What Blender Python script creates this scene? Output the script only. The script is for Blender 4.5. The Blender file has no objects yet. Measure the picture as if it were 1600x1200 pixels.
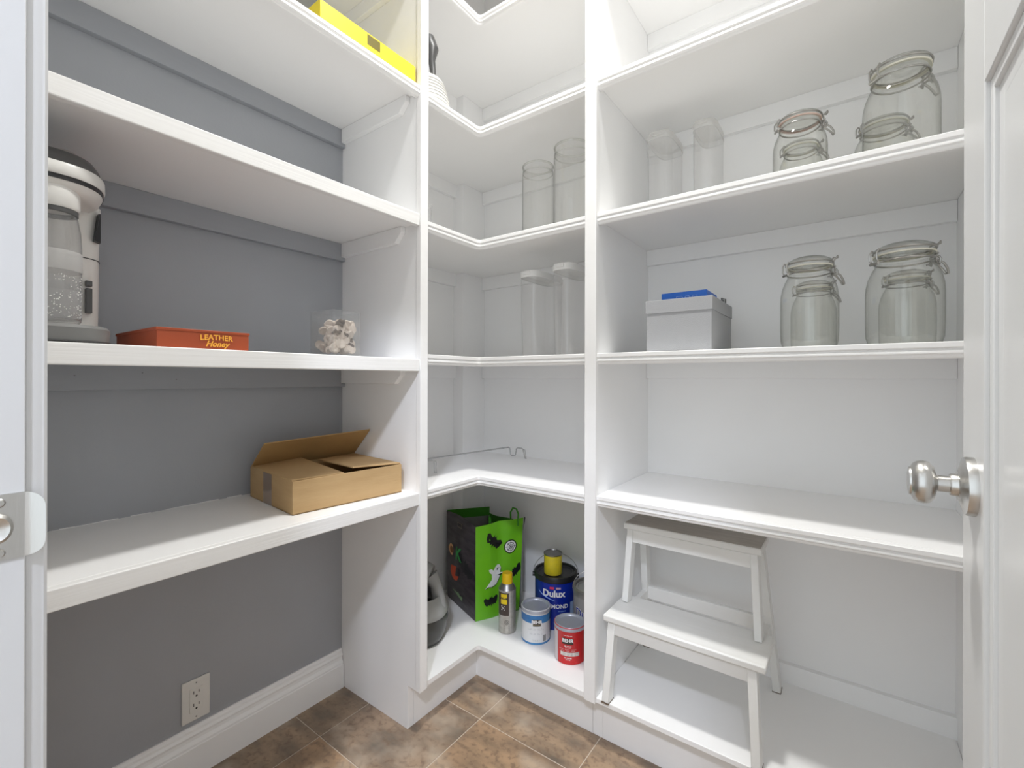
import bpy, math, random
from mathutils import Vector, Matrix
random.seed(4)
C = bpy.context.scene.collection
sc = bpy.context.scene
R_ = math.radians
PI = math.pi

# ------------------------------------------------------------------ camera
cam = bpy.data.cameras.new('camera'); camo = bpy.data.objects.new('camera', cam); C.objects.link(camo)
cam.sensor_fit = 'HORIZONTAL'; cam.sensor_width = 36.0
cam.lens = 718.23 / 1600 * 36
cam.shift_y = -8.03 / 1600
cam.clip_start = 0.02
yaw = R_(36.283)
Fv = Vector((-math.sin(yaw), math.cos(yaw), 0)); Rv = Vector((math.cos(yaw), math.sin(yaw), 0)); Uv = Vector((0, 0, 1))
roll = R_(0.1227)
r2 = Rv * math.cos(roll) + Uv * math.sin(roll); u2 = Uv * math.cos(roll) - Rv * math.sin(roll)
M = Matrix((r2, u2, -Fv)).transposed().to_4x4()
M.translation = Vector((1.5024, 0, 1.1254))
camo.matrix_world = M
sc.camera = camo
# ------------------------------------------------------------------ world, lights, exposure
w = bpy.data.worlds.new('world'); sc.world = w; w.use_nodes = True
bg = w.node_tree.nodes['Background']
bg.inputs[0].default_value = (0.88, 0.95, 1.0, 1); bg.inputs[1].default_value = 1.0

def light(name, kind, loc, energy, color, size, target=None, spread=None):
    l = bpy.data.lights.new(name, kind); l.energy = energy; l.color = color
    if kind == 'AREA':
        l.shape = 'DISK'; l.size = size
        if spread: l.spread = spread
    else:
        l.shadow_soft_size = size
    o = bpy.data.objects.new(name, l); C.objects.link(o); o.location = loc
    if target is not None:
        o.rotation_euler = (Vector(target) - Vector(loc)).to_track_quat('-Z', 'Y').to_euler()
    return o
light('pantry_lamp_light', 'AREA', (0.95, 0.90, 2.96), 11.3, (1.0, 0.993, 0.965), 0.18, (0.95, 0.90, 0), R_(120))
light('hall_ceiling_light', 'AREA', (2.0, -1.2, 2.95), 34, (0.82, 0.87, 1.0), 0.22, (0.9, 0.9, 0.9))
light('hall_window_light', 'AREA', (3.2, -0.43, 2.33), 1.2, (0.80, 0.85, 1.0), 0.14, (0.0, 0.33, 0.3))
sc.view_settings.view_transform = 'Standard'
try: sc.view_settings.look = 'None'
except Exception: pass
sc.cycles.max_bounces = 14; sc.cycles.diffuse_bounces = 9; sc.cycles.transparent_max_bounces = 32
sc.view_settings.exposure = 0.5
sc.view_settings.gamma = 1
sc.view_settings.use_curve_mapping = False

# ------------------------------------------------------------------ materials
def mat(name, col, rough=0.5, metal=0.0, noise=None, bump=None, spec=None, coat=None, emis=None, var=None):
    """noise=(scale, other colour, amount) mottles the colour; bump=(scale, strength)"""
    m = bpy.data.materials.new(name); m.use_nodes = True
    nt = m.node_tree; b = nt.nodes['Principled BSDF']
    b.inputs['Base Color'].default_value = (*col, 1); b.inputs['Roughness'].default_value = rough
    b.inputs['Metallic'].default_value = metal
    if spec is not None: b.inputs['Specular IOR Level'].default_value = spec
    if coat: b.inputs['Coat Weight'].default_value = coat
    tc = nt.nodes.new('ShaderNodeTexCoord')
    if noise:
        sca = noise[0] if isinstance(noise[0], tuple) else (noise[0],) * 3
        mp = nt.nodes.new('ShaderNodeMapping'); mp.inputs['Scale'].default_value = sca
        nt.links.new(tc.outputs['Object'], mp.inputs[0])
        n = nt.nodes.new('ShaderNodeTexNoise'); n.inputs['Scale'].default_value = 1; n.inputs['Detail'].default_value = 6
        nt.links.new(mp.outputs[0], n.inputs['Vector'])
        rp = nt.nodes.new('ShaderNodeMapRange'); rp.inputs[1].default_value = .35; rp.inputs[2].default_value = .7
        rp.inputs[4].default_value = noise[2]
        nt.links.new(n.outputs['Fac'], rp.inputs[0])
        mx = nt.nodes.new('ShaderNodeMix'); mx.data_type = 'RGBA'
        mx.inputs[6].default_value = (*col, 1); mx.inputs[7].default_value = (*noise[1], 1)
        nt.links.new(rp.outputs[0], mx.inputs[0]); nt.links.new(mx.outputs[2], b.inputs['Base Color'])
    if bump:
        n2 = nt.nodes.new('ShaderNodeTexNoise'); n2.inputs['Detail'].default_value = 4
        sb = bump[0] if isinstance(bump[0], tuple) else (bump[0],) * 3
        mp2 = nt.nodes.new('ShaderNodeMapping'); mp2.inputs['Scale'].default_value = sb; n2.inputs['Scale'].default_value = 1
        nt.links.new(tc.outputs['Object'], mp2.inputs[0]); nt.links.new(mp2.outputs[0], n2.inputs['Vector'])
        bp = nt.nodes.new('ShaderNodeBump'); bp.inputs['Strength'].default_value = bump[1]; bp.inputs['Distance'].default_value = 0.002
        nt.links.new(n2.outputs['Fac'], bp.inputs['Height']); nt.links.new(bp.outputs[0], b.inputs['Normal'])
    return m

def clear(name, tint=(0.97, 0.98, 0.97), edge=(0.55, 0.57, 0.55), ior=1.45, rough=0.02, gain=1.0, haze=0.0, hazecol=(.8, .8, .8)):
    """thin clear wall: lets light through, absorbs and reflects more at a grazing angle"""
    m = bpy.data.materials.new(name); m.use_nodes = True; nt = m.node_tree; nt.nodes.clear()
    out = nt.nodes.new('ShaderNodeOutputMaterial'); tr = nt.nodes.new('ShaderNodeBsdfTransparent'); gl = nt.nodes.new('ShaderNodeBsdfGlossy')
    gl.inputs['Roughness'].default_value = rough
    lw = nt.nodes.new('ShaderNodeLayerWeight'); lw.inputs['Blend'].default_value = 0.5
    pw = nt.nodes.new('ShaderNodeMath'); pw.operation = 'POWER'; pw.inputs[1].default_value = 5.0
    nt.links.new(lw.outputs['Facing'], pw.inputs[0])
    mc = nt.nodes.new('ShaderNodeMix'); mc.data_type = 'RGBA'; mc.inputs[6].default_value = (*tint, 1); mc.inputs[7].default_value = (*edge, 1)
    nt.links.new(pw.outputs[0], mc.inputs[0]); nt.links.new(mc.outputs[2], tr.inputs[0])
    p3 = nt.nodes.new('ShaderNodeMath'); p3.operation = 'POWER'; p3.inputs[1].default_value = 3.5
    nt.links.new(lw.outputs['Facing'], p3.inputs[0])
    mg = nt.nodes.new('ShaderNodeMath'); mg.operation = 'MULTIPLY_ADD'; mg.inputs[1].default_value = .45*gain; mg.inputs[2].default_value = .045*gain; mg.use_clamp = True
    nt.links.new(p3.outputs[0], mg.inputs[0])
    mx = nt.nodes.new('ShaderNodeMixShader'); nt.links.new(mg.outputs[0], mx.inputs[0]); nt.links.new(tr.outputs[0], mx.inputs[1]); nt.links.new(gl.outputs[0], mx.inputs[2])
    last = mx
    if haze:
        df = nt.nodes.new('ShaderNodeBsdfDiffuse'); df.inputs[0].default_value = (*hazecol, 1)
        tl = nt.nodes.new('ShaderNodeBsdfTranslucent'); tl.inputs[0].default_value = (*hazecol, 1)
        md = nt.nodes.new('ShaderNodeMixShader'); md.inputs[0].default_value = .5
        nt.links.new(df.outputs[0], md.inputs[1]); nt.links.new(tl.outputs[0], md.inputs[2])
        m2 = nt.nodes.new('ShaderNodeMixShader'); m2.inputs[0].default_value = haze
        nt.links.new(mx.outputs[0], m2.inputs[1]); nt.links.new(md.outputs[0], m2.inputs[2]); last = m2
    nt.links.new(last.outputs[0], out.inputs[0])
    return m

white = mat('white_paint', (.915, .915, .915), .42, noise=(9, (.90, .90, .90), .6), bump=(60, .05))
white_b = mat('white_shelf_paint', (.92, .917, .91), .38, noise=((2, 2, 30), (.90, .895, .89), .7), bump=((6, 2, 120), .10))
white_n = mat('white_nosing_paint', (.88, .875, .865), .4, noise=((5, 2, 90), (.83, .825, .81), .8), bump=((5, 2, 130), .25))
greywall = mat('grey_wall_paint', (.355, .370, .395), .40, noise=(5, (.375, .390, .418), .8), bump=(160, .12))
greycleat = mat('grey_cleat_paint', (.345, .360, .385), .5, noise=((60, 12, 60), (.36, .375, .40), .8))
ceilm = mat('ceiling_paint', (.86, .85, .83), .8, bump=(200, .2))
doorm = mat('door_paint', (.80, .80, .795), .28, noise=(6, (.775, .775, .77), .6))
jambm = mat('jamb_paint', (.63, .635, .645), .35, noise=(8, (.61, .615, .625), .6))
steel = mat('brushed_nickel', (.62, .61, .59), .28, 1.0, bump=((40, 400, 40), .08))
wirem = mat('steel_wire', (.45, .44, .42), .3, 1.0)
chrome = mat('chrome_wire', (.55, .55, .56), .2, 1.0)
darkp = mat('dark_plastic', (.075, .075, .075), .4)
black = mat('black_plastic', (.012, .012, .014), .35)
greyp = mat('grey_plastic', (.19, .19, .185), .4)
whitep = mat('white_plastic', (.72, .71, .68), .3)
grout = mat('grout', (.62, .54, .45), .8)
glass = clear('clear_glass', edge=(.35, .35, .33), tint=(.965, .965, .955), gain=1.3)
glassg = clear('jar_glass', edge=(.36, .37, .32), tint=(.965, .968, .952), gain=1.6)
plastic = clear('clear_plastic', edge=(.85, .85, .85), tint=(.99, .99, .99), gain=2.0, rough=.10, haze=.13, hazecol=(.95, .95, .95))
acryl = clear('acrylic', edge=(.6, .62, .62), tint=(.96, .965, .965), gain=1.6, haze=.08)
frost = clear('frosted_lid', edge=(.7, .7, .7), tint=(.9, .9, .9), gain=1.6, rough=.25, haze=.5, hazecol=(.93, .925, .91))
gasketm = mat('rubber_gasket', (.72, .70, .60), .6)
cardm = mat('cardboard', (.50, .335, .165), .75, noise=((8, 8, 40), (.44, .285, .13), .8), bump=((30, 30, 200), .2))
cardin = mat('cardboard_inside', (.40, .25, .095), .8, noise=(12, (.35, .21, .08), .8))
tapem = clear('packing_tape', tint=(.72, .62, .50), edge=(.5, .4, .3), gain=3, rough=.15)
leather = mat('rust_card', (.40, .070, .018), .45, noise=(12, (.34, .058, .015), .7))
orange = mat('orange_print', (.95, .45, .05), .6)
yellowm = mat('yellow_print', (.72, .58, .03), .5)
brownp = mat('brown_print', (.16, .13, .02), .5)
woodslice = mat('pale_wood', (.74, .64, .55), .7, noise=(90, (.60, .49, .40), .8))
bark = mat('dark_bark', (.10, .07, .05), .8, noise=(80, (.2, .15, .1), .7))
binm = mat('grey_bin_fabric', (.40, .405, .42), .85, bump=(500, .4))
blue = mat('blue_print', (.01, .14, .62), .45)
bluel = mat('pale_blue_print', (.35, .55, .95), .5)
tilemats = []
for i, (a, b2) in enumerate((((.40, .28, .18), (.16, .125, .095)), ((.46, .30, .18), (.22, .155, .105)), ((.38, .27, .185), (.14, .115, .09)))):
    m = mat('stone_tile_%s' % 'abc'[i], a, .38, noise=((7, 16, 7), b2, 1.0), bump=(30, .3))
    nt = m.node_tree; bb = nt.nodes['Principled BSDF']; src = bb.inputs['Base Color'].links[0].from_socket
    tc = [n for n in nt.nodes if n.type == 'TEX_COORD'][0]
    n3 = nt.nodes.new('ShaderNodeTexNoise'); n3.inputs['Scale'].default_value = 55; n3.inputs['Detail'].default_value = 8
    nt.links.new(tc.outputs['Object'], n3.inputs['Vector'])
    mr = nt.nodes.new('ShaderNodeMapRange'); mr.inputs[1].default_value = .5; mr.inputs[2].default_value = .66; mr.inputs[4].default_value = .75
    nt.links.new(n3.outputs['Fac'], mr.inputs[0])
    mx = nt.nodes.new('ShaderNodeMix'); mx.data_type = 'RGBA'; mx.inputs[7].default_value = (.19, .125, .085, 1)
    nt.links.new(src, mx.inputs[6]); nt.links.new(mr.outputs[0], mx.inputs[0])
    n4 = nt.nodes.new('ShaderNodeTexNoise'); n4.inputs['Scale'].default_value = 5; n4.inputs['Detail'].default_value = 3
    nt.links.new(tc.outputs['Object'], n4.inputs['Vector'])
    mr2 = nt.nodes.new('ShaderNodeMapRange'); mr2.inputs[1].default_value = .52; mr2.inputs[2].default_value = .65; mr2.inputs[4].default_value = .55
    nt.links.new(n4.outputs['Fac'], mr2.inputs[0])
    mx2 = nt.nodes.new('ShaderNodeMix'); mx2.data_type = 'RGBA'; mx2.inputs[7].default_value = (.56, .47, .37, 1)
    nt.links.new(mx.outputs[2], mx2.inputs[6]); nt.links.new(mr2.outputs[0], mx2.inputs[0])
    nt.links.new(mx2.outputs[2], bb.inputs['Base Color'])
    tilemats.append(m)

# ------------------------------------------------------------------ mesh helpers
class MB:
    def __init__(s): s.v = []; s.f = []
    def add(s, vs, fs):
        n = len(s.v); s.v += [tuple(v) for v in vs]; s.f += [tuple(i + n for i in f) for f in fs]; return s
    def box(s, a, b):
        x0, y0, z0 = a; x1, y1, z1 = b
        return s.add([(x0,y0,z0),(x1,y0,z0),(x1,y1,z0),(x0,y1,z0),(x0,y0,z1),(x1,y0,z1),(x1,y1,z1),(x0,y1,z1)],
              [(3,2,1,0),(4,5,6,7),(0,1,5,4),(1,2,6,5),(2,3,7,6),(3,0,4,7)])
    def hexa(s, p):   # 8 corners, bottom four then top four
        return s.add(p, [(3,2,1,0),(4,5,6,7),(0,1,5,4),(1,2,6,5),(2,3,7,6),(3,0,4,7)])
    def prism(s, poly, d0, d1, axis='z'):
        n = len(poly)
        def P(a, b, c):
            return {'z': (a, b, c), 'x': (c, a, b), 'y': (a, c, b)}[axis]
        vs = [P(a, b, d0) for a, b in poly] + [P(a, b, d1) for a, b in poly]
        fs = [tuple(range(n))[::-1], tuple(range(n, 2*n))] + [(i, (i+1) % n, n+(i+1) % n, n+i) for i in range(n)]
        return s.add(vs, fs)
    def lathe(s, prof, c=(0, 0, 0), seg=40, sx=1, sy=1, power=2, rot=0):
        vs = []; fs = []
        for r, z in prof:
            for k in range(seg):
                a = 2*PI*k/seg; ca, sa = math.cos(a), math.sin(a)
                q = (abs(ca)**power + abs(sa)**power) ** (-1/power) if power != 2 else 1
                x, y = r*ca*sx*q, r*sa*sy*q
                vs.append((c[0]+x*math.cos(rot)-y*math.sin(rot), c[1]+x*math.sin(rot)+y*math.cos(rot), c[2]+z))
        m = len(prof)
        for i in range(m-1):
            for k in range(seg):
                k2 = (k+1) % seg
                fs.append((i*seg+k, i*seg+k2, (i+1)*seg+k2, (i+1)*seg+k))
        return s.add(vs, fs)
    def tube(s, pts, r, seg=8, closed=False):
        pts = [Vector(p) for p in pts]; n = len(pts); rr = r if isinstance(r, (list, tuple)) else [r]*n
        vs = []; fs = []; up = None
        for i, p in enumerate(pts):
            if closed: t = (pts[(i+1) % n] - pts[i-1])
            else: t = pts[min(i+1, n-1)] - pts[max(i-1, 0)]
            t.normalize()
            if up is None:
                up = Vector((0, 0, 1)) if abs(t.z) < .9 else Vector((1, 0, 0))
            up = (up - t*up.dot(t))
            if up.length < 1e-5: up = t.orthogonal()
            up.normalize(); sd = t.cross(up)
            for k in range(seg):
                a = 2*PI*k/seg
                vs.append(p + (up*math.cos(a) + sd*math.sin(a))*rr[i])
        m = n if closed else n-1
        for i in range(m):
            j = (i+1) % n
            for k in range(seg):
                k2 = (k+1) % seg
                fs.append((i*seg+k, i*seg+k2, j*seg+k2, j*seg+k))
        if not closed:
            fs.append(tuple(range(seg))[::-1]); fs.append(tuple((n-1)*seg+k for k in range(seg)))
        return s.add(vs, fs)
    def ring(s, c, R, r, seg=36, rs=8, sz=1, nrm=None):
        pts = [(c[0]+R*math.cos(2*PI*k/seg), c[1]+R*math.sin(2*PI*k/seg), c[2]) for k in range(seg)]
        return s.tube(pts, r, rs, True)
    def bar(s, a, b, w, d, ref=(0, 0, 1)):    # rectangular bar from a to b, width w across ref, d along ref
        a, b = Vector(a), Vector(b); t = (b-a).normalized(); rf = Vector(ref); rf = (rf - t*rf.dot(t)).normalized(); sd = t.cross(rf)
        o = [(-1,-1),(1,-1),(1,1),(-1,1)]
        return s.hexa([a + sd*i*w/2 + rf*j*d/2 for i, j in o] + [b + sd*i*w/2 + rf*j*d/2 for i, j in o])
    def sweep(s, path, normals, prof):     # prof: closed (out, z) loop; path horizontal; normals: outward (may be mitre-scaled)
        n = len(prof); vs = []; fs = []
        for p, nn in zip(path, normals):
            for o, z in prof: vs.append((p[0]+nn[0]*o, p[1]+nn[1]*o, p[2]+z))
        for i in range(len(path)-1):
            for k in range(n):
                k2 = (k+1) % n
                fs.append((i*n+k, (i+1)*n+k, (i+1)*n+k2, i*n+k2))
        fs.append(tuple(range(n))); fs.append(tuple((len(path)-1)*n+k for k in range(n))[::-1])
        return s.add(vs, fs)
    def build(s, name, m, parent=None, local=False, bevel=0, smooth=40, bseg=2):
        off = Vector((0, 0, 0))
        if parent is not None and not local: off = Vector(parent.get('_o', (0, 0, 0)))
        me = bpy.data.meshes.new(name)
        me.from_pydata([Vector(v) - off for v in s.v], [], s.f)
        import bmesh
        b = bmesh.new(); b.from_mesh(me); bmesh.ops.recalc_face_normals(b, faces=b.faces); b.to_mesh(me); b.free()
        me.materials.append(m)
        if smooth:
            me.shade_smooth(); me.set_sharp_from_angle(angle=R_(smooth))
        o = bpy.data.objects.new(name, me); C.objects.link(o)
        if parent is not None:
            o.parent = parent
            if '_o' in parent.keys(): o['_o'] = parent['_o']
        if bevel:
            md = o.modifiers.new('bevel', 'BEVEL'); md.width = bevel; md.segments = bseg; md.limit_method = 'ANGLE'; md.angle_limit = R_(35)
        return o

def thing(name, label, cat, loc, group=None, rz=0):
    o = bpy.data.objects.new(name, None); C.objects.link(o); o.location = loc; o.rotation_euler = (0, 0, rz)
    o.empty_display_size = .05
    o['label'] = label; o['category'] = cat; o['_o'] = tuple(loc)
    if group: o['group'] = group
    return o
def tag(o, label, cat, group=None):
    o['label'] = label; o['category'] = cat
    if group: o['group'] = group
    return o
def struct(o): o['kind'] = 'structure'; return o

def font_mesh(body, size, shear=0, bold=0, spacing=1):
    cu = bpy.data.curves.new('lettering', 'FONT'); cu.body = body; cu.size = size; cu.align_x = 'CENTER'; cu.align_y = 'CENTER'
    cu.shear = shear; cu.offset = bold; cu.space_character = spacing; cu.resolution_u = 3
    to = bpy.data.objects.new('lettering', cu); C.objects.link(to)
    dg = bpy.context.evaluated_depsgraph_get(); me = bpy.data.meshes.new_from_object(to.evaluated_get(dg))
    bpy.data.objects.remove(to); bpy.data.curves.remove(cu)
    vs = [tuple(v.co) for v in me.vertices]; fs = [tuple(p.vertices) for p in me.polygons]; bpy.data.meshes.remove(me)
    return vs, fs
def text_on(body, size, m, fn, parent, name='lettering', **k):
    """fn maps the flat (u, v) of the lettering to a point of the surface"""
    vs, fs = font_mesh(body, size, **k)
    mb = MB(); mb.add([fn(v[0], v[1]) for v in vs], fs)
    return mb.build(name, m, parent, smooth=0)

# ------------------------------------------------------------------ key dimensions (metres)
YW = 1.728; XR = 1.7375; CZ = 3.02
Y1, Y1b = .990, 1.020           # left divider
XP = .4204                      # its front
X2, X2b = .845, .883            # right divider
YF = .078                       # pantry side of the front wall
XS = .4164
# ------------------------------------------------------------------ setting
floor = struct(MB().box((-.15, -2.2, -.05), (3.4, 1.85, -.0012)).build('floor', grout, smooth=0))
T = .356
k = 0
for i in range(-1, 9):
    for j in range(-9, 3):
        xa, ya = .162 + (i-1)*T + T, 1.165 + (j-1)*T
        x0, x1, y0, y1_ = xa + .0014 - T, xa + T - .0014 - T, ya + .0014, ya + T - .0014
        if x1 < 0 or x0 > 3.3 or y0 > 1.38 or y0 < -2.2: continue
        x0 = max(x0, .0); y1_ = min(y1_, 1.72)
        if x1 - x0 < .02: continue
        t = MB().box((x0, y0, -.0011), (x1, y1_, random.uniform(-.0005, .0003))).build('tile', tilemats[(i*2+j*3+i*j) % 3], floor, bevel=.0012, bseg=1)
struct(MB().box((-.15, -2.2, CZ), (3.4, 1.85, CZ+.08)).build('ceiling', ceilm, smooth=0))
struct(MB().box((-.12, -.03, 0), (0, YW+.12, CZ)).build('wall_left', greywall, smooth=0))
struct(MB().box((-.12, YW, 0), (XR+.12, YW+.12, CZ)).build('wall_back', white, smooth=0))
struct(MB().box((3.4, -2.2, 0), (3.5, 1.85, CZ)).build('wall_hall_blocker', white, smooth=0))  # unseen wall, added to hold hall light back from the left jamb
struct(MB().box((XR, -.03, 0), (XR+.12, YW, CZ)).build('wall_right', white, smooth=0))
wf = MB().box((0, -.03, 0), (.862, YF, CZ)).box((1.655, -.03, 0), (XR, YF, CZ)).box((.862, -.03, 2.06), (1.655, YF, CZ))
struct(wf.build('wall_front', white, smooth=0))
# white lining of the corner bay on the left wall and the boxed-in corner
struct(MB().box((0, Y1b, 0), (.006, YW, CZ)).build('trim_1', white, smooth=0))
struct(MB().box((.006, 1.575, 0), (.066, YW, CZ)).build('trim_2', white, bevel=.001))
# baseboards
bp = [(0, 0), (.018, 0), (.018, .084), (.0155, .086), (.0155, .092), (.009, .101), (.008, .110), (.0125, .1135), (.013, .118), (.0085, .124), (.0085, .130), (.0045, .133), (.0045, .139), (0, .139)]
struct(MB().sweep([(0, YF, 0), (0, Y1-.0005, 0)], [(1, 0), (1, 0)], bp).build('baseboard_left', white, smooth=20))
struct(MB().prism([(YW, .1545), (YW-.021, .1545), (YW-.021, .207), (YW-.018, .212), (YW, .212)], X2b, XR, 'x').build('baseboard_back', white))
# jamb, casing
jm = MB().box((.864, -.03, 0), (.882, .0775, 2.045)).box((.864, -.03, 2.042), (1.672, .0775, 2.06)).box((1.654, -.03, 0), (1.672, .0775, 2.045))
jamb = struct(jm.build('trim_3', jambm, bevel=.0012))
cs = MB()
cs.prism([(.80, YF), (.877, YF), (.877, .0862), (.8755, .0885), (.8755, .0905), (.873, .0932), (.862, .0932), (.856, .0955), (.80, .0985)], 0, 2.05, 'z')
cs.box((.80, YF, 2.05), (1.72, .095, 2.12))
struct(cs.build('trim_4', jambm, bevel=.0005))
# strike plate on the jamb
sp = MB()
z0, z1 = .958, 1.0205
pl = [(.016, z0+.004), (.0195, z0), (.082, z0+.0), (.090, z0+.010), (.0935, z0+.022), (.0935, z1-.022), (.090, z1-.010), (.082, z1), (.0195, z1), (.016, z1-.004)]
def plate(y): return .882 + .0014 + max(0, (y - .076))*0.35
vs = []
inner = [(.033, .973), (.0505, .973), (.0505, 1.005), (.033, 1.005)]
zm, hw = .9895, .0298
yy = [.026, .0285, .076] + [.076 + .0135*math.sin(k*PI/2/9) for k in range(1, 10)]
hh_ = [hw-.003, hw, hw] + [.012 + (hw-.012)*math.cos(k*PI/2/9)**.7 for k in range(1, 10)]
xx = [.8824, .8824, .8824] + [.8824 + .9*(max(0, y-.0775))**1.25*2.2 for y in yy[3:]]
n_ = len(yy); V = []
for y, h_, x in zip(yy, hh_, xx):
    V += [(x, y, zm-h_), (x, y, zm+h_), (x+.0015, y, zm-h_), (x+.0015, y, zm+h_)]
F = []
for k in range(n_-1):
    a_, b_ = 4*k, 4*k+4
    F += [(a_+2, b_+2, b_+3, a_+3), (a_, a_+1, b_+1, b_), (a_, b_, b_+2, a_+2), (a_+1, a_+3, b_+3, b_+1)]
F += [(0, 2, 3, 1), (4*n_-4, 4*n_-3, 4*n_-1, 4*n_-2)]
sp.add(V, F)
strike = sp.build('strike_plate', steel, jamb)
tg = MB(); tg.lathe([(0, 0), (.008, 0), (.0115, .001), (.012, .0035), (.0095, .006), (.006, .004), (0, .003)], seg=24)
o = MB(); o.add([(.8836 + z, .0585 + x*.9, .9893 + y*1.15) for x, y, z in tg.v], tg.f); o.build('bolt_socket', steel, strike)
for zc in (z0+.0085, z1-.0085):
    s_ = MB(); s_.lathe([(.0, .0022), (.003, .0022), (.0042, .001), (.0042, 0)], seg=18)
    o = MB(); o.add([(.8838 + z, .0605 + x, zc + y) for x, y, z in s_.v], s_.f); o.build('screw', steel, strike)

# ------------------------------------------------------------------ door (open, parallel to the left wall)
DX = 1.6174
d = MB(); ya, yb = .088, .799; zs = [.005, .24, 1.441, 1.60, 1.92, 2.03]; st = .109
d.box((DX, ya, zs[0]), (DX+.035, ya+st, zs[5])).box((DX, yb-st, zs[0]), (DX+.035, yb, zs[5]))
for a, b in ((0, 1), (2, 3), (4, 5)): d.box((DX, ya+st, zs[a]), (DX+.035, yb-st, zs[b]))
door = struct(d.build('door_1', doorm, bevel=.0015))
for (za, zb) in ((zs[1], zs[2]), (zs[3], zs[4])):
    y0, y1_ = ya+st, yb-st
    MB().box((DX+.0086, y0, za), (DX+.024, y1_, zb)).build('door_panel', doorm, door)
    mo = MB()
    def frame(i0, i1, x0, x1):
        mo.box((x0, y0+i0, za+i0), (x1, y0+i1, zb-i0)); mo.box((x0, y1_-i1, za+i0), (x1, y1_-i0, zb-i0))
        mo.box((x0, y0+i1, za+i0), (x1, y1_-i1, za+i1)); mo.box((x0, y0+i1, zb-i1), (x1, y1_-i1, zb-i0))
    frame(0, .014, DX+.0045, DX+.02); frame(.014, .034, DX+.0085, DX+.02)
    mo.build('panel_moulding', doorm, door, bevel=.0012)
def lathe_x(prof, c, seg=40):    # axis pointing to -x ; prof (radius, distance)
    a = MB().lathe(prof, seg=seg); m = MB(); m.add([(c[0]-z, c[1]+x, c[2]+y) for x, y, z in a.v], a.f); return m
kc = (DX, .737, 1.003)
ros = lathe_x([(0, 0), (.0335, 0), (.0335, .006), (.0325, .0085), (.027, .010), (.018, .0125), (.0165, .014), (0, .014)], kc).build('door_knob', steel, door)
lathe_x([(0, .010), (.0128, .010), (.0128, .019), (.0118, .0205), (.0095, .021), (.0095, .031), (.0115, .0325), (.019, .034), (.0242, .0385), (.0255, .0435), (.0245, .049), (.0215, .053), (.0175, .055), (.0170, .0545), (.0165, .0568), (.008, .0582), (0, .0585)], kc).build('knob', steel, ros)

# ------------------------------------------------------------------ dividers
def divider(name, label, axis):
    if axis == 'x':
        t = thing(name, label, 'panel', (.2, Y1+.015, 0))
        MB().prism([(0, 0), (.361, 0), (.361, .139), (.401, .139), (.401, CZ-.001), (0, CZ-.001)], Y1+.002, Y1b-.002, 'y').build('side_panel', white, t, bevel=.0008)
        MB().box((.4005, Y1, .139), (XP, Y1b+.002, CZ-.001)).build('face_trim', white_b, t, bevel=.0018)
    else:
        t = thing(name, label, 'panel', (X2+.019, 1.5, 0))
        MB().prism([(YW, 0), (1.331, 0), (1.331, .139), (1.291, .139), (1.291, CZ-.001), (YW, CZ-.001)], X2+.002, X2b-.002, 'x').build('side_panel', white, t, bevel=.0008)
        MB().box((X2, 1.272, .139), (X2b, 1.2915, CZ-.001)).build('face_trim', white_b, t, bevel=.0018)
    return t
divider('shelf_divider', 'tall white upright panel between the grey-walled shelves and the corner shelves', 'x')
divider('shelf_divider', 'tall white upright panel between the corner shelves and the right-hand shelves', 'y')

# ------------------------------------------------------------------ left shelves (grey wall)
Lsh = [(2.452, 'highest white shelf on the grey wall, just under the ceiling'),
       (2.046, 'upper white shelf on the grey wall, a yellow box on its edge'),
       (1.643, 'empty white shelf on the grey wall between yellow box and soda maker'),
       (1.187, 'white shelf on the grey wall holding the soda maker and rust-red box'),
       (.767, 'lowest white shelf on the grey wall, open cardboard box on it')]
prof_m = [(-.02, -.0005), (-.0015, -.0005), (0, -.002), (.0, -.0115), (-.0015, -.0135), (-.005, -.0145), (-.0055, -.017), (-.002, -.0185), (-.001, -.021), (-.0015, -.0245), (-.004, -.026), (-.0055, -.0275), (-.0065, -.032), (-.009, -.0345), (-.020, -.0345)]
for i, (z, lab) in enumerate(Lsh):
    t = thing('wall_shelf', lab, 'shelf', (.2, .55, z-.03))
    th = .019 if i < 2 else .0295
    MB().box((.0005, YF+.001, z-th), (XS-.0195, Y1+.0015, z)).build('board', white_b, t, bevel=.0006)
    if i < 2:
        MB().sweep([(XS, YF+.001, z), (XS, Y1-.0005, z)], [(1, 0), (1, 0)], prof_m).build('front_moulding', white_b, t, smooth=30)
    else:
        MB().box((XS-.019, YF+.001, z-.0387), (XS, Y1-.0005, z+.0003)).build('front_nosing', white_n, t, bevel=.0022)
    zc = z-th
    MB().box((.0003, YF+.001, zc-.062), (.0195, Y1+.0015, zc-.0002)).build('wall_cleat', greycleat, t, bevel=.0012)
    xe = .355 if i < 2 else .335
    MB().prism([(.0198, zc-.0003), (xe+.012, zc-.0003), (xe+.012, zc-.02), (xe-.02, zc-.050), (.0198, zc-.050)], Y1-.0165, Y1+.0018, 'y').build('side_cleat', white, t, bevel=.002)

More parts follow.
